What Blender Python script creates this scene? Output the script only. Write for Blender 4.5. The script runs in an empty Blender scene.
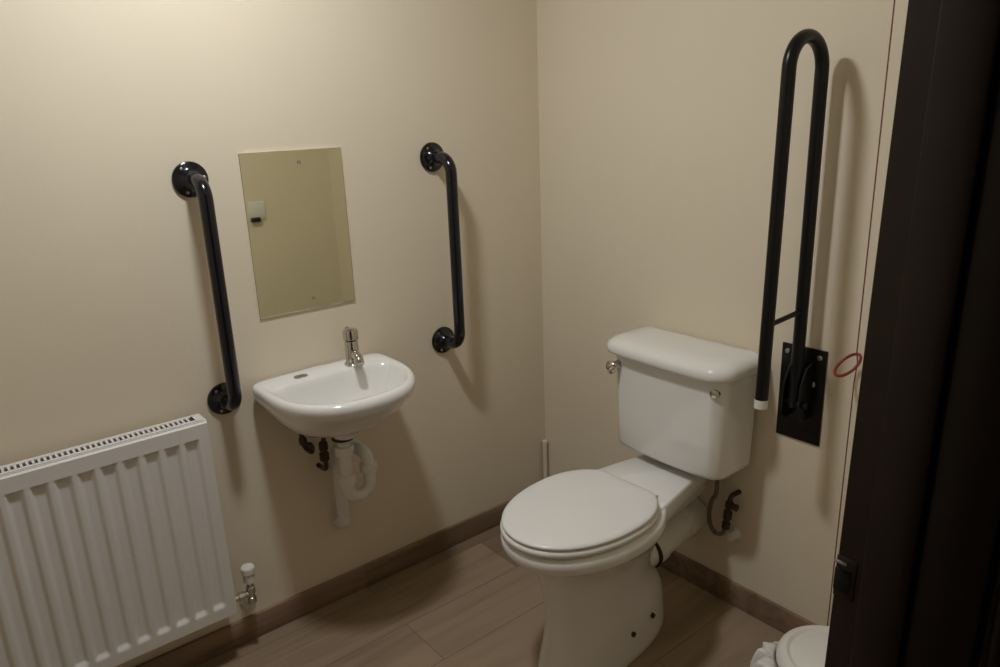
import bpy, bmesh, math, random
from mathutils import Vector, Matrix
random.seed(7)
S = bpy.context.scene
C = S.collection
PI = math.pi

# ------------------------------------------------------------------ materials
def mat(name, col, rough=.5, metal=0., coat=0., spec=.5, noise=0., nscale=8., bump=0., bscale=60.):
    m = bpy.data.materials.new(name); m.use_nodes = True
    nt = m.node_tree; b = nt.nodes['Principled BSDF']
    b.inputs['Base Color'].default_value = (*col, 1)
    b.inputs['Roughness'].default_value = rough
    b.inputs['Metallic'].default_value = metal
    b.inputs['Coat Weight'].default_value = coat
    b.inputs['Coat Roughness'].default_value = .06
    b.inputs['Specular IOR Level'].default_value = spec
    tc = nt.nodes.new('ShaderNodeTexCoord')
    if noise:
        n = nt.nodes.new('ShaderNodeTexNoise'); n.inputs['Scale'].default_value = nscale
        n.inputs['Detail'].default_value = 5
        r = nt.nodes.new('ShaderNodeValToRGB')
        r.color_ramp.elements[0].position = .3; r.color_ramp.elements[1].position = .7
        r.color_ramp.elements[0].color = (*[c*(1-noise) for c in col], 1)
        r.color_ramp.elements[1].color = (*[min(1, c*(1+noise)) for c in col], 1)
        nt.links.new(tc.outputs['Object'], n.inputs['Vector'])
        nt.links.new(n.outputs['Fac'], r.inputs['Fac'])
        nt.links.new(r.outputs['Color'], b.inputs['Base Color'])
    if bump:
        n = nt.nodes.new('ShaderNodeTexNoise'); n.inputs['Scale'].default_value = bscale
        n.inputs['Detail'].default_value = 3
        bp = nt.nodes.new('ShaderNodeBump'); bp.inputs['Strength'].default_value = bump
        bp.inputs['Distance'].default_value = .002
        nt.links.new(tc.outputs['Object'], n.inputs['Vector'])
        nt.links.new(n.outputs['Fac'], bp.inputs['Height'])
        nt.links.new(bp.outputs['Normal'], b.inputs['Normal'])
    return m

WALL = mat('cream_paint', (.755, .665, .515), .55, noise=.012, nscale=3, bump=.12, bscale=90, spec=.3)
CEIL = mat('ceiling_paint', (.78, .75, .69), .8)
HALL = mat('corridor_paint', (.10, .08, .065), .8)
PORC = mat('white_porcelain', (.80, .78, .745), .16, coat=.5, noise=.008, nscale=5)
SEAT = mat('white_seat_plastic', (.80, .785, .755), .3, coat=.2, noise=.008, nscale=5)
PLAST = mat('white_plastic', (.74, .71, .66), .38, noise=.015, nscale=9)
ENAM = mat('radiator_enamel', (.74, .71, .68), .4, noise=.012, nscale=5)
CREAMP = mat('cream_painted_pipe', (.66, .58, .45), .5, noise=.02)
NAVY = mat('dark_navy_gloss', (.0045, .0047, .009), .18, coat=.35, spec=.35, noise=.08, nscale=20)
BLACK = mat('black_steel', (.0042, .0042, .005), .32, spec=.3, noise=.1, nscale=20)
CHROME = mat('chrome', (.62, .60, .57), .12, metal=1, noise=.03)
STEEL = mat('dull_steel', (.42, .40, .37), .32, metal=1, noise=.06)
BRASS = mat('tarnished_brass', (.075, .055, .036), .42, metal=.8, noise=.2, nscale=40)
COPPER = mat('dull_copper', (.075, .048, .032), .4, metal=.8, noise=.15, nscale=30)
BRAID = mat('braided_hose', (.17, .14, .11), .5, metal=.3, noise=.25, nscale=90)
BRONZE = mat('blackened_bronze', (.028, .018, .014), .4, metal=.4, noise=.1)
RUBBER = mat('black_rubber', (.012, .011, .010), .6, noise=.1)
BROWN = mat('dark_brown_gloss_paint', (.0175, .0088, .0068), .36, coat=.05, spec=.3, noise=.15, nscale=14, bump=.2, bscale=25)
RED = mat('red_plastic', (.25, .018, .012), .4, noise=.05)
REDC = mat('red_cord_fibre', (.16, .035, .022), .7, noise=.1, nscale=60)
DARKHOLE = mat('dark_recess', (.006, .006, .006), .8, noise=.1)
SLOT = mat('dark_slot', (.30, .27, .24), .8, noise=.05)

def mirror_mat():
    m = bpy.data.materials.new('mirror_glass'); m.use_nodes = True
    b = m.node_tree.nodes['Principled BSDF']
    b.inputs['Base Color'].default_value = (.88, .89, .72, 1)
    b.inputs['Metallic'].default_value = 1; b.inputs['Roughness'].default_value = .02
    n = m.node_tree.nodes.new('ShaderNodeTexNoise'); n.inputs['Scale'].default_value = 3
    r = m.node_tree.nodes.new('ShaderNodeMapRange')
    r.inputs['To Min'].default_value = .008; r.inputs['To Max'].default_value = .03
    m.node_tree.links.new(n.outputs['Fac'], r.inputs['Value'])
    m.node_tree.links.new(r.outputs['Result'], b.inputs['Roughness'])
    return m
MIRROR = mirror_mat()

def bag_mat():
    m = bpy.data.materials.new('bin_bag_film'); m.use_nodes = True
    b = m.node_tree.nodes['Principled BSDF']
    b.inputs['Base Color'].default_value = (.80, .79, .76, 1)
    b.inputs['Roughness'].default_value = .28
    b.inputs['Alpha'].default_value = .94
    n = m.node_tree.nodes.new('ShaderNodeTexNoise'); n.inputs['Scale'].default_value = 45
    bp = m.node_tree.nodes.new('ShaderNodeBump'); bp.inputs['Strength'].default_value = .5
    bp.inputs['Distance'].default_value = .006
    m.node_tree.links.new(n.outputs['Fac'], bp.inputs['Height'])
    m.node_tree.links.new(bp.outputs['Normal'], b.inputs['Normal'])
    return m
BAG = bag_mat()

def wood_mat(name, tint, planks=True, rough=.45):
    m = bpy.data.materials.new(name); m.use_nodes = True
    nt = m.node_tree; N = nt.nodes; L = nt.links; b = N['Principled BSDF']
    b.inputs['Roughness'].default_value = rough
    b.inputs['Specular IOR Level'].default_value = .35
    tc = N.new('ShaderNodeTexCoord')
    mp = N.new('ShaderNodeMapping'); mp.inputs['Location'].default_value = (.38, .06, 0)
    L.new(tc.outputs['Object'], mp.inputs['Vector'])
    br = N.new('ShaderNodeTexBrick')
    br.offset = .37; br.inputs['Scale'].default_value = 1
    br.inputs['Brick Width'].default_value = 1.22; br.inputs['Row Height'].default_value = .2045
    br.inputs['Mortar Size'].default_value = .0013 if planks else 0
    br.inputs['Mortar Smooth'].default_value = .3
    br.inputs['Color1'].default_value = (.15, .15, .15, 1); br.inputs['Color2'].default_value = (.95, .95, .95, 1)
    br.inputs['Mortar'].default_value = (.5, .5, .5, 1)
    L.new(mp.outputs['Vector'], br.inputs['Vector'])
    # grain: noise stretched along x, shifted per plank
    sc = N.new('ShaderNodeVectorMath'); sc.operation = 'MULTIPLY'; sc.inputs[1].default_value = (2.2, 26, 26)
    L.new(tc.outputs['Object'], sc.inputs[0])
    ad = N.new('ShaderNodeVectorMath'); ad.operation = 'ADD'
    mu = N.new('ShaderNodeVectorMath'); mu.operation = 'SCALE'; mu.inputs['Scale'].default_value = 13
    L.new(br.outputs['Color'], mu.inputs[0]); L.new(sc.outputs[0], ad.inputs[0]); L.new(mu.outputs[0], ad.inputs[1])
    g = N.new('ShaderNodeTexNoise'); g.inputs['Scale'].default_value = 1; g.inputs['Detail'].default_value = 7
    g.inputs['Distortion'].default_value = .7
    L.new(ad.outputs[0], g.inputs['Vector'])
    sc2 = N.new('ShaderNodeVectorMath'); sc2.operation = 'MULTIPLY'; sc2.inputs[1].default_value = (1.6, 7, 7)
    L.new(tc.outputs['Object'], sc2.inputs[0])
    ad2 = N.new('ShaderNodeVectorMath'); ad2.operation = 'ADD'
    L.new(sc2.outputs[0], ad2.inputs[0]); L.new(mu.outputs[0], ad2.inputs[1])
    g2 = N.new('ShaderNodeTexNoise'); g2.inputs['Scale'].default_value = 1; g2.inputs['Detail'].default_value = 3
    L.new(ad2.outputs[0], g2.inputs['Vector'])
    ma = N.new('ShaderNodeMath'); ma.operation = 'MULTIPLY_ADD'; ma.inputs[1].default_value = .45
    L.new(g2.outputs['Fac'], ma.inputs[0])
    m3 = N.new('ShaderNodeMath'); m3.operation = 'MULTIPLY'; m3.inputs[1].default_value = .42
    L.new(g.outputs['Fac'], m3.inputs[0]); L.new(m3.outputs[0], ma.inputs[2])
    sp = N.new('ShaderNodeSeparateColor'); L.new(br.outputs['Color'], sp.inputs[0])
    m4 = N.new('ShaderNodeMath'); m4.operation = 'MULTIPLY_ADD'; m4.inputs[1].default_value = .30 if planks else .03
    L.new(sp.outputs['Red'], m4.inputs[0]); L.new(ma.outputs[0], m4.inputs[2])
    r = N.new('ShaderNodeValToRGB')
    r.color_ramp.elements[0].position = .36; r.color_ramp.elements[1].position = .72
    r.color_ramp.elements[0].color = (*[c*.58 for c in tint], 1); r.color_ramp.elements[1].color = (*[c*1.35 for c in tint], 1)
    L.new(m4.outputs[0], r.inputs['Fac'])
    mx = N.new('ShaderNodeMix'); mx.data_type = 'RGBA'; mx.inputs['B'].default_value = (*[c*.55 for c in tint], 1)
    L.new(br.outputs['Fac'], mx.inputs['Factor']); L.new(r.outputs['Color'], mx.inputs['A'])
    L.new(mx.outputs['Result'], b.inputs['Base Color'])
    bp = N.new('ShaderNodeBump'); bp.inputs['Strength'].default_value = .15; bp.inputs['Distance'].default_value = .001
    L.new(g.outputs['Fac'], bp.inputs['Height']); L.new(bp.outputs['Normal'], b.inputs['Normal'])
    return m
FLOORM = wood_mat('wood_plank_vinyl', (.25, .182, .122))
SKIRT = wood_mat('brown_skirting_vinyl', (.30, .20, .132), planks=False)

# ------------------------------------------------------------------ helpers
ORG = {}
def new_bm(): return bmesh.new()

def obj(name, bm, m, parent=None, origin=None, sharp=35, smooth=True):
    bmesh.ops.remove_doubles(bm, verts=bm.verts[:], dist=1e-6)
    bmesh.ops.recalc_face_normals(bm, faces=bm.faces[:])
    o0 = ORG.get(parent, None) if parent else None
    org = Vector(o0) if o0 is not None else Vector(origin or (0, 0, 0))
    bmesh.ops.translate(bm, verts=bm.verts[:], vec=-org)
    me = bpy.data.meshes.new(name); bm.to_mesh(me); bm.free()
    if smooth:
        me.shade_smooth(); me.set_sharp_from_angle(angle=math.radians(sharp))
    me.materials.append(m)
    o = bpy.data.objects.new(name, me); C.objects.link(o)
    if parent: o.parent = parent
    else: o.location = org
    ORG[o] = tuple(org)
    return o

def tag(o, label, cat, group=None):
    o['label'] = label; o['category'] = cat
    if group: o['group'] = group
    return o

def thing(name, label, cat, loc, group=None):
    o = bpy.data.objects.new(name, None); C.objects.link(o); o.location = loc
    o.empty_display_size = .05
    ORG[o] = tuple(loc)
    return tag(o, label, cat, group)

def struct(name, bm, m, parent=None, smooth=False):
    o = obj(name, bm, m, parent, smooth=smooth)
    o['kind'] = 'structure'
    return o

def box(bm, x0, x1, y0, y1, z0, z1, bev=0, seg=2):
    t = bmesh.new()
    bmesh.ops.create_cube(t, size=1)
    for v in t.verts:
        v.co = Vector(((x0+x1)/2+v.co.x*(x1-x0), (y0+y1)/2+v.co.y*(y1-y0), (z0+z1)/2+v.co.z*(z1-z0)))
    if bev:
        bmesh.ops.bevel(t, geom=t.edges[:], offset=bev, segments=seg, profile=.5, affect='EDGES')
    merge(bm, t); return bm

def merge(bm, t, M=None):
    mp = {}
    for v in t.verts:
        mp[v] = bm.verts.new(M @ v.co if M else v.co)
    for f in t.faces:
        try: bm.faces.new([mp[v] for v in f.verts])
        except ValueError: pass
    t.free()

def loft(bm, rings, cap0=True, cap1=True, closed=True):
    vs = [[bm.verts.new(Vector(p)) for p in r] for r in rings]
    n = len(vs[0])
    for a, b in zip(vs, vs[1:]):
        for i in range(n if closed else n-1):
            j = (i+1) % n
            bm.faces.new((a[i], a[j], b[j], b[i]))
    if cap0: bm.faces.new(vs[0][::-1])
    if cap1: bm.faces.new(vs[-1])
    return vs

def frame(d):
    d = Vector(d).normalized()
    a = Vector((0, 0, 1)) if abs(d.z) < .9 else Vector((1, 0, 0))
    u = d.cross(a).normalized(); v = d.cross(u).normalized()
    return u, v, d

def disc_stack(bm, base, axis, prof, n=32):
    """turned solid: prof = [(distance along axis, radius)]"""
    u, v, d = frame(axis); base = Vector(base)
    rings = [[base+d*h+(u*math.cos(2*PI*i/n)+v*math.sin(2*PI*i/n))*r for i in range(n)] for h, r in prof]
    loft(bm, rings)

def fillet(pts, rad, seg=10):
    pts = [Vector(p) for p in pts]
    rads = rad if isinstance(rad, (list, tuple)) else [rad]*len(pts)
    out = [pts[0]]
    for i in range(1, len(pts)-1):
        p = pts[i]; a = (pts[i-1]-p); b = (pts[i+1]-p)
        r = rads[i]
        an = a.normalized(); bn = b.normalized()
        ang = an.angle(bn)
        if abs(ang-PI) < 1e-3 or r <= 0: out.append(p); continue
        t = r/math.tan(ang/2); t = min(t, a.length*.499, b.length*.499); r = t*math.tan(ang/2)
        c = p+(an+bn).normalized()*(r/math.sin(ang/2))
        s = p+an*t-c; e = p+bn*t-c
        ax = s.cross(e).normalized(); tot = s.angle(e)
        for k in range(seg+1):
            out.append(c+Matrix.Rotation(tot*k/seg, 3, ax) @ s)
    out.append(pts[-1])
    return out

def smooth_path(pts, n=8):
    """Catmull-Rom through points"""
    P = [Vector(p) for p in pts]; P = [P[0]*2-P[1]]+P+[P[-1]*2-P[-2]]
    out = []
    for i in range(1, len(P)-2):
        for k in range(n):
            t = k/n; a, b, c, d = P[i-1], P[i], P[i+1], P[i+2]
            out.append(.5*((2*b)+(c-a)*t+(2*a-5*b+4*c-d)*t*t+(3*b-a-3*c+d)*t**3))
    out.append(P[-2]); return out

def tube(bm, path, r, n=20, cap=True, rfun=None):
    path = [Vector(p) for p in path]
    q = [path[0]]
    for p in path[1:]:
        if (p-q[-1]).length > 1e-5: q.append(p)
    path = q
    d0 = (path[1]-path[0]).normalized(); u, v, _ = frame(d0)
    rings = []
    for i, p in enumerate(path):
        d = (path[min(i+1, len(path)-1)]-path[max(i-1, 0)]).normalized()
        u = (u-d*u.dot(d)).normalized(); v = d.cross(u)
        rr = rfun(i/(len(path)-1)) if rfun else r
        rings.append([p+(u*math.cos(2*PI*k/n)+v*math.sin(2*PI*k/n))*rr for k in range(n)])
    loft(bm, rings, cap, cap)

def sgn(x): return -1 if x < 0 else 1

# ------------------------------------------------------------------ camera (solved from the photograph)
yaw, pitch, roll, FPX = math.radians(38.492), math.radians(16.625), math.radians(-2.149), 739.5
cam_pos = Vector((-1.7886, -1.9886, 1.5113))
fw = Vector((math.sin(yaw)*math.cos(pitch), math.cos(yaw)*math.cos(pitch), -math.sin(pitch)))
r0 = Vector((math.cos(yaw), -math.sin(yaw), 0)); u0 = r0.cross(fw)
rt = math.cos(roll)*r0+math.sin(roll)*u0; up = -math.sin(roll)*r0+math.cos(roll)*u0
cd = bpy.data.cameras.new('camera'); cd.sensor_width = 36; cd.lens = FPX*36/1000
cd.clip_start = .02
cam = bpy.data.objects.new('camera', cd); C.objects.link(cam)
cam.matrix_world = Matrix(((rt.x, up.x, -fw.x, cam_pos.x), (rt.y, up.y, -fw.y, cam_pos.y), (rt.z, up.z, -fw.z, cam_pos.z), (0, 0, 0, 1)))
S.camera = cam

# ------------------------------------------------------------------ setting
LAMP = 208
XL, YB, ZC = -2.45, -1.65, 2.42          # left end of room, back wall face, ceiling
XJ0, XJ1 = -2.02, -1.04                  # door opening
WT = .15                                 # back wall thickness
b = new_bm(); box(b, -2.7, .2, -3.2, .2, -.1, 0); struct('floor', b, FLOORM)
b = new_bm(); box(b, -2.7, .2, -3.2, .2, ZC, ZC+.1); struct('ceiling', b, CEIL)
b = new_bm(); box(b, XL-.1, .12, 0, .12, 0, ZC); struct('wall_left', b, WALL)
b = new_bm(); box(b, 0, .12, YB-WT, 0, 0, ZC); struct('wall_right', b, WALL)
b = new_bm(); box(b, XL-.1, XL, YB-WT, 0, 0, ZC); struct('wall_far_left', b, WALL)
b = new_bm()
box(b, XL-.1, XJ0-.03, YB-WT, YB, 0, ZC); box(b, XJ1+.03, 0, YB-WT, YB, 0, ZC); box(b, XJ0-.03, XJ1+.03, YB-WT, YB, 2.08, ZC)
struct('wall_back', b, WALL)
b = new_bm()
box(b, -2.7, .12, -3.2, -3.1, 0, ZC); box(b, -2.7, -2.6, -3.1, YB-WT, 0, ZC); box(b, .02, .12, -3.1, YB-WT, 0, ZC)
struct('wall_corridor', b, HALL)
# skirting, 80 mm, thin coved top
def skirt(name, x0, x1, y0, y1):
    b = new_bm(); box(b, x0, x1, y0, y1, 0, .0806, .003, 2); return struct(name, b, SKIRT, smooth=True)
skirt('baseboard_left', XL, 0, -.012, 0)
skirt('baseboard_right', -.012, 0, YB, -.012)
skirt('baseboard_back', XJ1+.07, -.012, YB, YB+.012)
# door lining with stop and strike plate
b = new_bm()
box(b, XJ1, XJ1+.03, YB-WT-.004, YB-.0085, 0, 2.06, .003); box(b, XJ0-.03, XJ0, YB-WT-.004, YB-.0085, 0, 2.06, .003)
box(b, XJ0-.03, XJ1+.03, YB-WT-.004, YB-.0085, 2.05, 2.08, .003)
lin = struct('trim_1', b, BROWN, smooth=True)
lin.rotation_euler.x = .0145; lin.location = (0, .0235, .024)      # the old frame leans slightly out of plumb
b = new_bm()
box(b, XJ1-.013, XJ1, -1.742, -1.692, 0, 2.05, .003); box(b, XJ0, XJ0+.013, -1.742, -1.692, 0, 2.05, .003)
box(b, XJ0, XJ1, -1.742, -1.692, 2.037, 2.05, .003)
obj('door_stop', b, BROWN, lin)
b = new_bm(); box(b, XJ1-.0012, XJ1+.002, -1.682, -1.659, .964, 1.016, .0004)
sp = obj('strike_plate', b, BRONZE, lin)
b = new_bm(); box(b, XJ1-.0022, XJ1+.004, -1.677, -1.6585, .972, 1.000, .0004); obj('latch_hole', b, DARKHOLE, sp)
b = new_bm(); box(b, XJ1-.0045, XJ1-.001, -1.672, -1.6575, 1.008, 1.011, .0005); obj('lip', b, STEEL, sp)
# architraves round the opening, room side and corridor side
for i, (ya, yb) in enumerate(((YB-WT-.016, YB-WT-.002),)):
    b = new_bm()
    box(b, XJ1+.012, XJ1+.075, ya, yb, 0, 2.12, .004); box(b, XJ0-.075, XJ0-.012, ya, yb, 0, 2.12, .004)
    box(b, XJ0-.075, XJ1+.075, ya, yb, 2.062, 2.125, .004)
    struct('trim_%d' % (i+2), b, BROWN, smooth=True)

# ------------------------------------------------------------------ ceiling lamp (above the frame): the only light in the room
LX, LY, LZ = -1.21, -.64, ZC-.045
t = thing('ceiling_light', 'round white ceiling light fixed above the space before the basin', 'ceiling light', (LX, LY, ZC))
b = new_bm()
prof = [(0, .10), (.004, .105), (.034, .105), (.040, .100), (.040, .088), (.030, .086), (.030, .0)]
u_, v_, d_ = frame((0, 0, -1)); bs = Vector((LX, LY, ZC))
loft(b, [[bs+d_*h+(u_*math.cos(2*PI*k/40)+v_*math.sin(2*PI*k/40))*max(r_, .002) for k in range(40)] for h, r_ in prof])
obj('housing', b, PLAST, t)
gm = bpy.data.materials.new('glowing_diffuser'); gm.use_nodes = True
gb = gm.node_tree.nodes['Principled BSDF']
gb.inputs['Base Color'].default_value = (.9, .88, .84, 1)
gb.inputs['Emission Color'].default_value = (.93, .965, 1, 1)
gb.inputs['Emission Strength'].default_value = LAMP
b = new_bm(); loft(b, [[bs+d_*h+(u_*math.cos(2*PI*k/32)+v_*math.sin(2*PI*k/32))*r_ for k in range(32)] for h, r_ in ((.031, .084), (.038, .083), (.045, .068), (.050, .042), (.052, .004))])
obj('diffuser', b, gm, t)

# ------------------------------------------------------------------ mirror
b = new_bm(); box(b, -1.0667, -.7681, -.006, -.0005, .9819, 1.433, .0012, 2)
mr = obj('mirror', b, MIRROR, None, (-.917, 0, .98), smooth=False); tag(mr, 'frameless rectangular mirror on the cream wall above the basin', 'mirror')
for zz in (1.400, 1.012):
    b = new_bm(); disc_stack(b, (-.90, -.006, zz), (0, -1, 0), [(-.003, .0055), (.0008, .0055), (.0014, .004)], 20); obj('screw_cap', b, CHROME, mr)

# ------------------------------------------------------------------ grab rails
def grab_rail(x, z0, z1, label):
    t = thing('grab_rail', label, 'grab rail', (x, 0, z0), 'vertical grab rails either side of the basin')
    so = .102
    b = new_bm(); tube(b, fillet([(x, -.004, z1), (x, -so, z1), (x, -so, z0), (x, -.004, z0)], .05, 12), .0178, 28); obj('bar', b, NAVY, t)
    for z in (z1, z0):
        b = new_bm(); disc_stack(b, (x, 0, z), (0, -1, 0), [(0, .044), (.003, .0455), (.007, .0445), (.010, .040), (.012, .030), (.018, .024), (.024, .019), (.026, .0175)], 40)
        f = obj('flange', b, NAVY, t)
        for k in range(3):
            a = k*2*PI/3+2.2
            b = new_bm(); disc_stack(b, (x+.034*math.cos(a), -.0095, z+.034*math.sin(a)), (0, -1, 0), [(-.002, .0045), (.002, .0045), (.003, .003)], 12); obj('screw', b, STEEL, f)
grab_rail(-1.1965, .7790, 1.3763, 'dark navy vertical grab rail between the radiator and the mirror')
grab_rail(-.4552, .7848, 1.3851, 'dark navy vertical grab rail between the basin and the room corner')

# ------------------------------------------------------------------ hinged drop-down rail, folded up
RY = -1.045
t = thing('drop_down_rail', 'long black hinged support rail folded up on the wall beside the cistern', 'support rail', (0, RY, .62))
b = new_bm(); box(b, -.006, 0, -1.1, -.974, .622, .889, .0015); bp_ = obj('wall_plate', b, BLACK, t)
for (yy, zz, rr) in ((-.992, .868, .0075), (-1.082, .868, .0075), (-1.066, .792, .0095)):
    b = new_bm(); disc_stack(b, (-.0055, yy, zz), (-1, 0, 0), [(0, rr), (.003, rr), (.0055, rr*.7), (.006, rr*.3)], 18); obj('screw', b, STEEL, bp_)
XI, XO, ZT, ZI, ZO = -.050, -.192, 1.668, .735, .796
rr = (XI-XO)/2; xc = (XI+XO)/2; zc = ZT-.017-rr
path = [(XI, RY, ZI)]+[(xc+rr*math.cos(a), RY, zc+rr*math.sin(a)) for a in [PI*k/24 for k in range(25)]]+[(XO-.018, RY, ZO)]
b = new_bm(); tube(b, path, .0158, 28); obj('rail_tube', b, BLACK, t)
b = new_bm(); tube(b, [(XO-.0178, RY, ZO+.004), (XO-.0186, RY, ZO-.014), (XO-.0186, RY, ZO-.018)], .0166, 28); obj('end_cap', b, PLAST, t)
b = new_bm(); tube(b, [(XI, RY, .998), (XO-.012, RY, .990)], .0065, 14); obj('cross_brace', b, BLACK, t)
b = new_bm()
for s in (-1, 1):          # two cheeks of the hinge
    y0 = RY+s*.021; y1 = RY+s*.026
    prof = [(-.004, .70), (-.055, .70), (-.068, .715), (-.072, .745), (-.068, .80), (-.045, .845), (-.004, .86)]
    loft(b, [[(px, y0, pz) for px, pz in prof], [(px, y1, pz) for px, pz in prof]])
disc_stack(b, (XI, RY-.034, .745), (0, 1, 0), [(0, .009), (.006, .011), (.062, .011), (.068, .009)], 20)
box(b, -.03, -.004, RY-.021, RY+.021, .70, .74, .002)
obj('hinge_bracket', b, BLACK, t)

# ------------------------------------------------------------------ wash basin
BX = -.917
def dring(a, d, y0, yback, z, nf=2.3, nb=5., n=96, cx=BX):
    """D-shaped outline: half width a, front at -d, widest line at -y0, back at -yback"""
    out = []
    for i in range(n):
        t_ = 2*PI*i/n; c, s = math.cos(t_), math.sin(t_)
        e = nf if s < 0 else nb
        x = a*sgn(c)*abs(c)**(2/e)
        y = (d-y0)*abs(s)**(2/e) if s < 0 else -(y0-yback)*abs(s)**(2/e)
        out.append((cx+x, -y0-y, z))
    return out
t = thing('wash_basin', 'small white D-shaped wash basin fixed to the wall under the mirror', 'wash basin', (BX, 0, .62))
b = new_bm()
rings = []
# underside from waste boss upward, over the rolled rim, down into the bowl
spec = [ # a, d, y0, yback, z, nf, nb
 (.034, .186, .152, .118, .628, 2, 2), (.038, .190, .152, .114, .632, 2, 2), (.042, .194, .152, .110, .650, 2, 2),
 (.085, .222, .150, .070, .660, 2, 2.2), (.130, .255, .145, .030, .674, 2.1, 2.6), (.163, .284, .135, .003, .696, 2.2, 3.5),
 (.184, .312, .125, .003, .724, 2.3, 5), (.198, .337, .115, .003, .748, 2.35, 6), (.206, .357, .110, .003, .764, 2.4, 7), (.210, .364, .108, .003, .776, 2.4, 7), (.2115, .3665, .108, .003, .786, 2.4, 7),
 (.211, .365, .108, .003, .795, 2.4, 7), (.2075, .360, .108, .004, .802, 2.4, 7), (.202, .353, .108, .006, .8055, 2.4, 7), (.195, .344, .110, .016, .8055, 2.4, 6),
 (.187, .334, .150, .087, .8035, 2.4, 3.8), (.182, .328, .152, .093, .798, 2.4, 3.6), (.177, .322, .155, .097, .786, 2.4, 3.4), (.168, .311, .158, .102, .762, 2.3, 3),
 (.154, .294, .162, .109, .732, 2.2, 2.6), (.130, .268, .165, .117, .706, 2.1, 2.3), (.092, .235, .166, .126, .690, 2, 2), (.050, .200, .162, .135, .683, 2, 2), (.022, .178, .158, .138, .680, 2, 2)]
for a, d, y0, yb_, z, nf, nb in spec: rings.append(dring(a, d, y0, yb_, z, nf, nb))
loft(b, rings)
obj('bowl', b, PORC, t, sharp=60)
b = new_bm(); disc_stack(b, (BX, -.158, .679), (0, 0, 1), [(0, .021), (.004, .021), (.005, .016), (.003, .012)], 24); obj('plug_hole', b, CHROME, t)
b = new_bm()
for dx in (-.008, .008): disc_stack(b, (-.990+dx, -.056, .8045), (0, 0, 1), [(0, .0125), (.0022, .0125), (.0035, .0095)], 24)
obj('overflow_cover', b, STEEL, t)
# tap: cylinder mixer with spout toward the bowl and lever on top
TX, TY = -.826, -.066
tp = new_bm(); disc_stack(tp, (TX, TY, .803), (0, 0, 1), [(0, .026), (.006, .026), (.010, .022), (.016, .0205), (.072, .020), (.076, .018)], 28)
tp = obj('tap', tp, CHROME, t)
b = new_bm(); tube(b, smooth_path([(TX, TY-.010, .838), (TX-.006, TY-.035, .844), (TX-.011, TY-.058, .838), (TX-.014, TY-.070, .824)]), .0135, 20); obj('spout', b, CHROME, tp)
b = new_bm(); disc_stack(b, (TX, TY, .881), (0, 0, 1), [(0, .018), (.003, .0225), (.026, .0225), (.032, .020), (.035, .010)], 28)
tube(b, [(TX, TY-.004, .906), (TX, TY+.012, .911), (TX, TY+.022, .913)], .006, 14); obj('lever', b, CHROME, tp)

# waste trap below the basin
t = thing('waste_trap', 'white plastic waste pipe looping under the wash basin', 'waste pipe', (BX, -.152, .28))
b = new_bm()
WX = -.925
path = fillet([(WX, -.152, .632), (WX, -.152, .425), (WX+.074, -.152, .425), (WX+.074, -.145, .555), (WX+.045, -.075, .555), (WX+.027, -.04, .54), (WX+.027, -.04, .30)], [0, .036, .036, .03, .02, .02, 0], 10)
tube(b, path, .0185, 24); obj('pipe', b, PLAST, t)
for (p, ax, hh, r_) in (((WX, -.152, .60), (0, 0, -1), .03, .027), ((WX, -.152, .505), (0, 0, -1), .028, .0255), ((WX+.074, -.149, .492), (0, 0, 1), .024, .0255), ((WX+.027, -.04, .50), (0, 0, -1), .024, .0245)):
    b = new_bm(); disc_stack(b, p, ax, [(0, r_-.002), (.002, r_), (hh-.002, r_), (hh, r_-.002)], 24); obj('nut', b, PLAST, t)
b = new_bm(); disc_stack(b, (WX, -.152, .622), (0, 0, 1), [(0, .032), (.007, .032)], 28); obj('washer', b, RUBBER, t)
b = new_bm(); tube(b, fillet([(WX+.027, -.04, .305), (WX+.027, -.04, .28), (WX+.027, .001, .28)], .024), .0195, 24); obj('elbow', b, PLAST, t)

# water pipes below the basin
t = thing('supply_pipe', 'dull copper water pipe with a dark valve hanging beside the basin waste', 'water pipe', (-.98, -.06, .5))
b = new_bm(); tube(b, smooth_path([(-.955, -.085, .649), (-.957, -.09, .615), (-.962, -.09, .58), (-.958, -.09, .54), (-.952, -.07, .505), (-.945, -.03, .49), (-.945, -.001, .488)]), .0075, 14); obj('pipe', b, COPPER, t)
b = new_bm(); disc_stack(b, (-.9605, -.09, .60), (0, 0, -1), [(0, .012), (.004, .0135), (.022, .0135), (.024, .011), (.034, .011), (.036, .0145), (.056, .0145), (.059, .011)], 16)
disc_stack(b, (-.9605, -.09, .555), (0, -1, 0), [(0, .008), (.016, .008), (.017, .006)], 14); obj('valve', b, BRASS, t)
t = thing('supply_pipe', 'short copper water pipe curling under the basin nearest the radiator', 'water pipe', (-1.01, -.06, .55))
b = new_bm(); tube(b, smooth_path([(-1.012, -.07, .657), (-1.014, -.07, .63), (-1.008, -.07, .595), (-.99, -.07, .572), (-.97, -.03, .566), (-.965, -.001, .565)]), .0075, 14); obj('pipe', b, COPPER, t)
b = new_bm(); disc_stack(b, (-1.0135, -.07, .625), (.1, 0, -1), [(0, .010), (.003, .012), (.02, .012), (.023, .010)], 6); obj('nut', b, BRASS, t)

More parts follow.
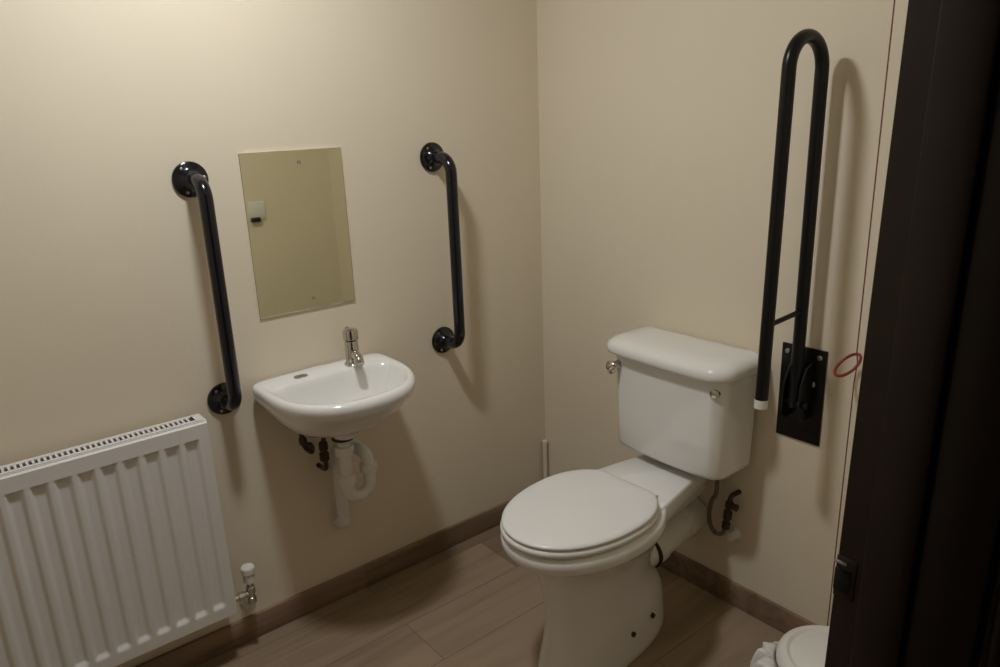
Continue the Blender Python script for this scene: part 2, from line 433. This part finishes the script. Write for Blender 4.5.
# ------------------------------------------------------------------ radiator
RX0, RX1, RZ0, RZ1, RYF = -2.16, -1.277, .172, .765, -.100
t = thing('radiator', 'white ribbed panel radiator on the wall left of the basin', 'radiator', ((RX0+RX1)/2, 0, RZ0))
def sst(a, b_, x):
    u_ = min(1, max(0, (x-a)/(b_-a))); return u_*u_*(3-2*u_)
def flute(x, z):
    ph = ((RX1-.046)-x)/.0494
    k = abs(ph-round(ph))                     # 0 at channel centre
    s = 1-sst(.20, .40, k)
    if x < RX0+.03 or x > RX1-.018: s = 0
    s *= sst(RZ0+.036, RZ0+.052, z)*(1-sst(RZ1-.047, RZ1-.042, z))
    return RYF+.0095*s
b = new_bm()
xs = [RX0+i*(RX1-RX0)/290 for i in range(291)]
zs = [RZ0, RZ0+.004]+[RZ0+.03+.0035*i for i in range(8)]+[RZ0+.1+i*(RZ1-RZ0-.2)/6 for i in range(7)]+[RZ1-.056+.002*i for i in range(10)]+[RZ1-.004, RZ1]
V = []
for z in zs:
    row = []
    for x in xs:
        y = flute(x, z)
        if z in (RZ0, RZ1): y = RYF+.006
        row.append(b.verts.new((x, y, z)))
    V.append(row)
for i in range(len(zs)-1):
    for j in range(len(xs)-1): b.faces.new((V[i][j], V[i][j+1], V[i+1][j+1], V[i+1][j]))
# back of the panel
box(b, RX0, RX1, RYF+.0135, RYF+.018, RZ0, RZ1-.001)
obj('front_panel', b, ENAM, t, sharp=50)
b = new_bm(); box(b, RX0, RX1, -.036, -.031, RZ0, RZ1-.004, .002); obj('back_panel', b, ENAM, t)
for x0, x1 in ((RX1-.003, RX1+.003), (RX0-.003, RX0+.003)):
    b = new_bm(); box(b, x0, x1, RYF+.010, -.028, RZ0+.004, RZ1+.001, .0028, 3); obj('side_panel', b, ENAM, t)
# top grille: rails and cross bars with slots between
b = new_bm()
gz0, gz1 = RZ1-.004, RZ1+.001
box(b, RX0, RX1+.001, RYF+.020, RYF+.030, gz0, gz1, .001); box(b, RX0, RX1+.001, -.042, -.029, gz0, gz1, .001)
n = 70
for i in range(n+1):
    x = RX0+.004+i*(RX1-RX0-.03)/n
    box(b, x, x+.0055, RYF+.028, -.040, gz0, gz1)
box(b, RX1-.026, RX1+.001, RYF+.028, -.040, gz0, gz1)
obj('top_grille', b, ENAM, t, smooth=False)
b = new_bm(); box(b, RX0+.004, RX1-.004, RYF+.019, -.037, RZ1-.10, RZ1-.011); obj('convector_fins', b, SLOT, t)
# thermostatic valve at lower right
vx, vy = -1.222, -.066
b = new_bm(); disc_stack(b, (vx, vy, .165), (0, 0, 1), [(0, .010), (.003, .013), (.02, .013), (.022, .010), (.032, .0095), (.034, .013), (.052, .013), (.055, .010), (.075, .010)], 16)
disc_stack(b, (vx, vy, .199), (-1, 0, 0), [(0, .010), (.018, .010), (.02, .013), (.036, .013), (.038, .010), (.052, .010)], 16)
va = obj('valve', b, CHROME, t)
b = new_bm(); disc_stack(b, (vx, vy, .232), (0, 0, 1), [(0, .012), (.004, .0165), (.03, .0165), (.034, .0195), (.05, .0195), (.054, .0165), (.055, .008)], 24); obj('valve_cap', b, PLAST, va)
b = new_bm(); tube(b, fillet([(vx, vy, .170), (vx, vy, .140), (vx, -.0015, .140)], .022), .0078, 16); disc_stack(b, (vx, -.0015, .140), (0, -1, 0), [(0, .019), (.005, .018), (.007, .009)], 20); obj('feed_pipe', b, PLAST, t)
for x_ in (-2.0, -1.42):
    b = new_bm(); box(b, x_, x_+.03, -.032, -.0015, .24, .70, .002); obj('wall_bracket', b, ENAM, t)

# ------------------------------------------------------------------ toilet
TYC = -.716
TROT = Matrix.Translation((-.12, TYC, 0)) @ Matrix.Rotation(math.radians(2.0), 4, 'Z') @ Matrix.Translation((.12, -TYC, 0))   # the pan stands a touch skewed to the wall
def turn(bm): bmesh.ops.transform(bm, matrix=TROT, verts=bm.verts[:]); return bm
t = thing('toilet', 'white close-coupled toilet with its lid closed', 'toilet', (-.4, TYC, 0))
def egg(xf, xb, hw, z, n=72, nf=2.15, nb=2.6, split=.52):
    xm = xf+(xb-xf)*split; out = []
    for i in range(n):
        a = 2*PI*i/n; c, s = math.cos(a), math.sin(a)
        e = nf if c < 0 else nb
        L_ = (xm-xf) if c < 0 else (xb-xm)
        out.append((xm+L_*sgn(c)*abs(c)**(2/e), TYC+hw*sgn(s)*abs(s)**(2/e), z))
    return out
b = new_bm()
pan = [(0, -.672, -.195, .108, 2.3, 2.15, .42), (.006, -.675, -.190, .111, 2.3, 2.15, .42), (.02, -.673, -.190, .109, 2.3, 2.15, .42), (.06, -.664, -.192, .103, 2.3, 2.15, .42), (.10, -.655, -.196, .100, 2.3, 2.15, .42),
 (.14, -.648, -.205, .098, 2.3, 2.1, .42), (.18, -.645, -.228, .097, 2.3, 2.1, .43), (.22, -.646, -.262, .099, 2.3, 2.2, .45), (.27, -.655, -.285, .107, 2.3, 2.4, .47), (.32, -.670, -.29, .120, 2.2, 2.6, .5), (.36, -.692, -.29, .138, 2.2, 2.6, .52),
 (.388, -.715, -.285, .155, 2.15, 2.3, .53), (.404, -.738, -.28, .170, 2.15, 2.2, .54), (.414, -.756, -.275, .1795, 2.15, 2.2, .54), (.422, -.766, -.275, .1845, 2.15, 2.2, .54), (.436, -.771, -.275, .187, 2.15, 2.2, .54), (.450, -.770, -.275, .186, 2.15, 2.2, .54), (.459, -.764, -.275, .181, 2.15, 2.2, .54), (.463, -.752, -.28, .171, 2.15, 2.2, .54)]
loft(b, [egg(xf, xb, hw, z, 72, nf, nb, sp_) for z, xf, xb, hw, nf, nb, sp_ in pan])
# shelf behind the bowl that carries the cistern
def rrect(x0, x1, hw0, hw1, z, r=.02, n=6):
    """outline with half width hw0 at x0 and hw1 at x1, rounded corners"""
    c = [Vector((x0, TYC+.012-hw0, z)), Vector((x1, TYC+.012-hw1, z)), Vector((x1, TYC+.012+hw1, z)), Vector((x0, TYC+.012+hw0, z))]
    out = []
    for i in range(4):
        p = c[i]; a = (c[i-1]-p).normalized(); d = (c[(i+1) % 4]-p).normalized(); ang = a.angle(d)
        tt = r/math.tan(ang/2); cc = p+(a+d).normalized()*(r/math.sin(ang/2))
        s = p+a*tt-cc; e = p+d*tt-cc; ax = s.cross(e).normalized(); tot = s.angle(e)
        for k in range(n+1): out.append(tuple(cc+Matrix.Rotation(tot*k/n, 3, ax) @ s))
    return out
loft(b, [rrect(-.42, -.06, .08, .062, .36, .02), rrect(-.44, -.048, .14, .082, .385, .02), rrect(-.45, -.04, .160, .080, .405, .02), rrect(-.45, -.035, .165, .084, .42, .02), rrect(-.45, -.033, .165, .085, .458, .02), rrect(-.448, -.035, .163, .083, .464, .019), rrect(-.445, -.039, .159, .079, .4665, .016)])
# trapway behind the bowl, ending in the horizontal outlet
tube(b, smooth_path([(-.50, TYC, .27), (-.44, TYC, .33), (-.38, TYC, .345), (-.34, TYC, .31), (-.30, TYC, .245), (-.247, TYC, .228)], 8), .06, 28, True, lambda u_: .066-.012*u_)
box(b, -.37, -.20, TYC-.02, TYC+.02, .30, .40, .008)
obj('pan', turn(b), PORC, t, sharp=60)
for (x_, z_, h_) in ((-.330, .090, .0915), (-.430, .086, .1015)):
    for q in (-1, 1):
        b = new_bm(); disc_stack(b, (x_, TYC+q*(h_-.004), z_), (0, q, 0), [(0, .0075), (.0095, .0075), (.0105, .005)], 16); obj('fixing_hole', turn(b), BRASS, t)
def seat_ring(xf, xb, hw, z, cut):
    out = []
    for p in egg(xf, xb, hw, z, 96, 2.1, 2.32, .57):
        out.append((min(p[0], cut), p[1], z))
    return out
def slab(prof, xf, xb, hw, cut):
    return [seat_ring(xf+i, xb-i, hw-i, z, cut-i) for z, i in prof]
b = new_bm()
loft(b, slab([(.466, .012), (.468, .004), (.472, .0008), (.477, 0), (.482, .002), (.4855, .007), (.4865, .014)], -.774, -.318, .1805, -.338)); obj('seat', turn(b), SEAT, t, sharp=60)
b = new_bm()
loft(b, slab([(.4875, .012), (.489, .006), (.4915, .004), (.495, .0045), (.498, .008), (.5005, .016), (.502, .035), (.5028, .08)], -.774, -.318, .1805, -.338)); obj('lid', turn(b), SEAT, t, sharp=60)
for s in (-1, 1):
    b = new_bm(); tube(b, [(-.336, TYC+s*.060, .480), (-.336, TYC+s*.100, .480)], .0075, 18); disc_stack(b, (-.330, TYC+s*.075, .464), (0, 0, 1), [(0, .014), (.012, .012), (.018, .008)], 20); obj('hinge', turn(b), SEAT, t)
# cistern
def crect(x0, x1, hw, z, rf=.045, rb=.012, bow=.012, n=8):
    """cistern outline: front at x0 (bowed), back at x1"""
    out = []
    def arc(cx, cy, r, a0, a1):
        for k in range(n+1):
            a = a0+(a1-a0)*k/n; out.append([cx+r*math.cos(a), cy+r*math.sin(a)])
    arc(x1-rb, hw-rb, rb, 0, PI/2); arc(x0+rf, hw-rf, rf, PI/2, PI)
    for k in range(1, 14):
        out.append([x0, (hw-rf)*(1-2*k/14)])
    arc(x0+rf, -hw+rf, rf, PI, 1.5*PI); arc(x1-rb, -hw+rb, rb, 1.5*PI, 2*PI)
    res = []
    for x, y in out:
        f = max(0, (x1-x)/(x1-x0)); res.append((x-bow*f*f*(1-(y/hw)**2), TYC+y, z))
    return res
b = new_bm()
loft(b, [crect(-.160, -.022, .180, .495, .035), crect(-.170, -.016, .187, .497, .038), crect(-.176, -.012, .1905, .503, .038), crect(-.179, -.011, .192, .513, .038), crect(-.181, -.010, .194, .60, .038), crect(-.184, -.010, .198, .70, .04), crect(-.186, -.010, .202, .806, .042)])
obj('cistern', b, PORC, t, sharp=60)
b = new_bm()
loft(b, [crect(-.192, -.006, .206, .803, .05, .02, .014), crect(-.204, -.004, .219, .803, .055, .02, .015), crect(-.209, -.004, .223, .807, .055, .02, .016), crect(-.211, -.004, .225, .815, .055, .02, .016), crect(-.210, -.004, .224, .826, .055, .02, .016), crect(-.205, -.005, .219, .836, .055, .022, .016), crect(-.194, -.010, .208, .844, .053, .024, .016), crect(-.176, -.02, .190, .849, .05, .026, .014), crect(-.14, -.05, .145, .852, .03, .02, .01)])
obj('cistern_lid', b, PORC, t, sharp=60)
ly = TYC+.163
b = new_bm()
disc_stack(b, (-.176, ly, .768), (-1, .12, 0), [(-.02, .018), (.006, .018), (.010, .0145), (.018, .013)], 24)
tube(b, smooth_path([(-.194, ly, .768), (-.205, ly+.005, .767), (-.208, ly+.012, .764), (-.209, ly+.018, .760)]), .008, 16, True, lambda u_: .0115+.003*u_)
disc_stack(b, (-.203, ly+.014, .758), (-1, .1, .1), [(0, .016), (.003, .020), (.011, .020), (.014, .016), (.012, .010)], 24)
obj('flush_lever', b, CHROME, t)
b = new_bm(); disc_stack(b, (-.180, TYC-.174, .764), (-1, 0, .02), [(-.01, .0135), (.006, .0135), (.011, .0115), (.013, .006)], 24); obj('blanking_plug', b, CHROME, t)
# waste connector to the wall
wa = Vector((-.250, TYC-.004, .228)); wd = Vector((.25, .012, .034)).normalized()
b = new_bm(); disc_stack(b, wa, wd, [(-.006, .056), (-.002, .060), (.008, .060), (.010, .057)], 36); obj('rubber_seal', b, RUBBER, t)
b = new_bm(); disc_stack(b, wa, wd, [(.008, .055), (.010, .0585), (.05, .0585), (.055, .054), (.17, .0535), (.172, .057), (.18, .058), (.20, .058), (.206, .056), (.252, .056)], 40); obj('waste_connector', b, PLAST, t)

# water feed to the cistern
t = thing('supply_hose', 'flexible water hose and dark valve on the wall under the cistern', 'water pipe', (-.04, -.85, .2))
b = new_bm(); tube(b, smooth_path([(-.075, -.842, .4935), (-.077, -.842, .45), (-.072, -.836, .40), (-.062, -.815, .362), (-.05, -.800, .310), (-.045, -.803, .270), (-.045, -.822, .250), (-.045, -.846, .258), (-.045, -.858, .285)]), .0068, 14); obj('hose', b, BRAID, t)
b = new_bm(); u0_ = Vector((-.045, -.857, .280)); ax = Vector((0, -.10, 1)).normalized()
disc_stack(b, u0_, ax, [(0, .009), (.003, .0125), (.022, .0125), (.024, .009), (.034, .009), (.036, .013), (.062, .013), (.065, .009), (.075, .009), (.077, .0125), (.093, .0125), (.095, .009)], 16)
disc_stack(b, u0_+ax*.082, (.0, -1, .1), [(0, .008), (.02, .008), (.021, .011), (.027, .011)], 14)
tube(b, fillet([u0_+ax*.09, u0_+ax*.115, (-.0, -.868, .392)], .02), .0075, 14)
obj('valve', b, BRASS, t)
b = new_bm(); disc_stack(b, (-.0005, -.868, .250), (-1, 0, 0), [(0, .018), (.006, .018), (.008, .014), (.034, .013)], 20); obj('wall_bracket', b, PLAST, t)

# capped pipe end in the corner
b = new_bm(); disc_stack(b, (-.016, -.016, .0), (0, 0, 1), [(0, .009), (.262, .009), (.264, .0105), (.276, .0105), (.279, .008)], 20)
o = obj('capped_pipe', b, WALL, None, (-.016, -.016, 0)); tag(o, 'short cream capped pipe standing upright in the room corner', 'pipe')

# ------------------------------------------------------------------ alarm pull cord
CXc, CYc = -.046, -1.193
t = thing('pull_cord', 'thin red emergency pull cord hanging by the door frame', 'pull cord', (CXc, CYc, ZC))
b = new_bm(); disc_stack(b, (CXc, CYc, ZC), (0, 0, -1), [(0, .042), (.02, .042), (.03, .036), (.034, .012), (.045, .006)], 32); obj('ceiling_switch', b, PLAST, t)
b = new_bm(); tube(b, [(CXc, CYc, ZC-.04), (CXc, CYc, .920), (CXc+.0005, CYc-.004, .895), (CXc, CYc-.001, .84), (CXc, CYc, .12)], .0016, 8); obj('cord', b, REDC, t)
# bangle swings from the knot, tilted
top_ = Vector((CXc, CYc-.002, .914))
la = (rt*-.68+up*-.73).normalized(); sa = (rt*-.09+up*.08+fw*.99); sa = (sa-la*sa.dot(la)).normalized()
cen = top_+la*.0345
b = new_bm()
R_ = .036; r_ = .0036; n1, n2 = 48, 12; nrm = la.cross(sa)
rings = []
for i in range(n1):
    a = 2*PI*i/n1; dr = la*math.cos(a)+sa*math.sin(a)
    rings.append([cen+dr*R_+(dr*math.cos(2*PI*k/n2)+nrm*math.sin(2*PI*k/n2))*r_ for k in range(n2)])
vs = [[b.verts.new(p) for p in r] for r in rings]
for i in range(n1):
    for k in range(n2): b.faces.new((vs[i][k], vs[i][(k+1) % n2], vs[(i+1) % n1][(k+1) % n2], vs[(i+1) % n1][k]))
obj('bangle', b, RED, t)

# ------------------------------------------------------------------ bin with liner
KX, KY = -.340, -1.349
KZ = Matrix.Diagonal((1, 1, 1.035, 1))
def lift(bm): bmesh.ops.transform(bm, matrix=KZ, verts=bm.verts[:]); return bm
t = thing('waste_bin', 'round white plastic bin on the floor beside the door frame', 'bin', (KX, KY, 0))
b = new_bm(); disc_stack(b, (KX, KY, .003), (0, 0, 1), [(0, .094), (.004, .098), (.10, .106), (.235, .116), (.24, .118), (.25, .118), (.25, .112), (.235, .110), (.10, .100), (.012, .092)], 56); obj('body', lift(b), PLAST, t)
b = new_bm(); disc_stack(b, (KX, KY, .252), (0, 0, 1), [(0, .1195), (.004, .1225), (.014, .1225), (.022, .119), (.028, .110), (.029, .101), (.024, .094), (.024, .090), (.031, .08), (.037, .06), (.040, .03), (.0405, .004)], 56); obj('lid', lift(b), PLAST, t)
b = new_bm()
rng = random.Random(3)
# crumpled bag bunched out over the rim
n = 120; rows = 16
rings = []
aa0, aa1 = math.radians(86), math.radians(180)
for j in range(rows):
    u_ = j/(rows-1); ring = []
    for i in range(n):
        f = i/(n-1); a = aa0+(aa1-aa0)*f
        taper = math.sin(PI*f)**.8
        w = math.sin(a*27+1.5*math.sin(u_*5))*.006+math.sin(a*49+u_*9)*.0035+math.sin(a*15-u_*7)*.008
        rad = .1225+(.054*min(1, u_*1.25)**.75+w*min(1, u_*4)-.02*max(0, u_-.8)*5)*taper+.002
        z = .252-.24*max(0, u_-.45)*taper-(1-taper)*.012+.007*math.sin(a*21+u_*3)*u_+.010*taper*math.sin(PI*min(1, u_*1.4))+.005*math.sin(u_*14+a*31)*u_
        ring.append((KX+rad*math.cos(a), KY+rad*math.sin(a), z))
    rings.append(ring)
loft(b, rings, False, False, closed=False)
o = obj('bin_liner', lift(b), BAG, None, (KX, KY, .2), sharp=80); tag(o, 'crumpled white plastic bag hanging over the rim of the bin', 'bin liner')
sm = o.modifiers.new('thickness', 'SOLIDIFY'); sm.thickness = .0008

# ------------------------------------------------------------------ plate on the back wall, seen in the mirror
t = thing('wall_switch', 'white square wall plate seen reflected in the mirror', 'switch', (-.415, YB, 1.09))
b = new_bm(); box(b, -.458, -.372, YB, YB+.009, 1.047, 1.133, .003); obj('plate', b, PLAST, t)
b = new_bm(); box(b, -.452, -.405, YB+.008, YB+.022, 1.036, 1.058, .003); obj('button', b, DARKHOLE, t)

# ------------------------------------------------------------------ world and view
w = bpy.data.worlds.new('world'); S.world = w; w.use_nodes = True
w.node_tree.nodes['Background'].inputs['Color'].default_value = (.5, .45, .4, 1)
w.node_tree.nodes['Background'].inputs['Strength'].default_value = .0
S.view_settings.view_transform = 'Standard'; S.view_settings.look = 'None'
S.view_settings.gamma = 1; S.view_settings.use_curve_mapping = False
S.view_settings.exposure = 0.0
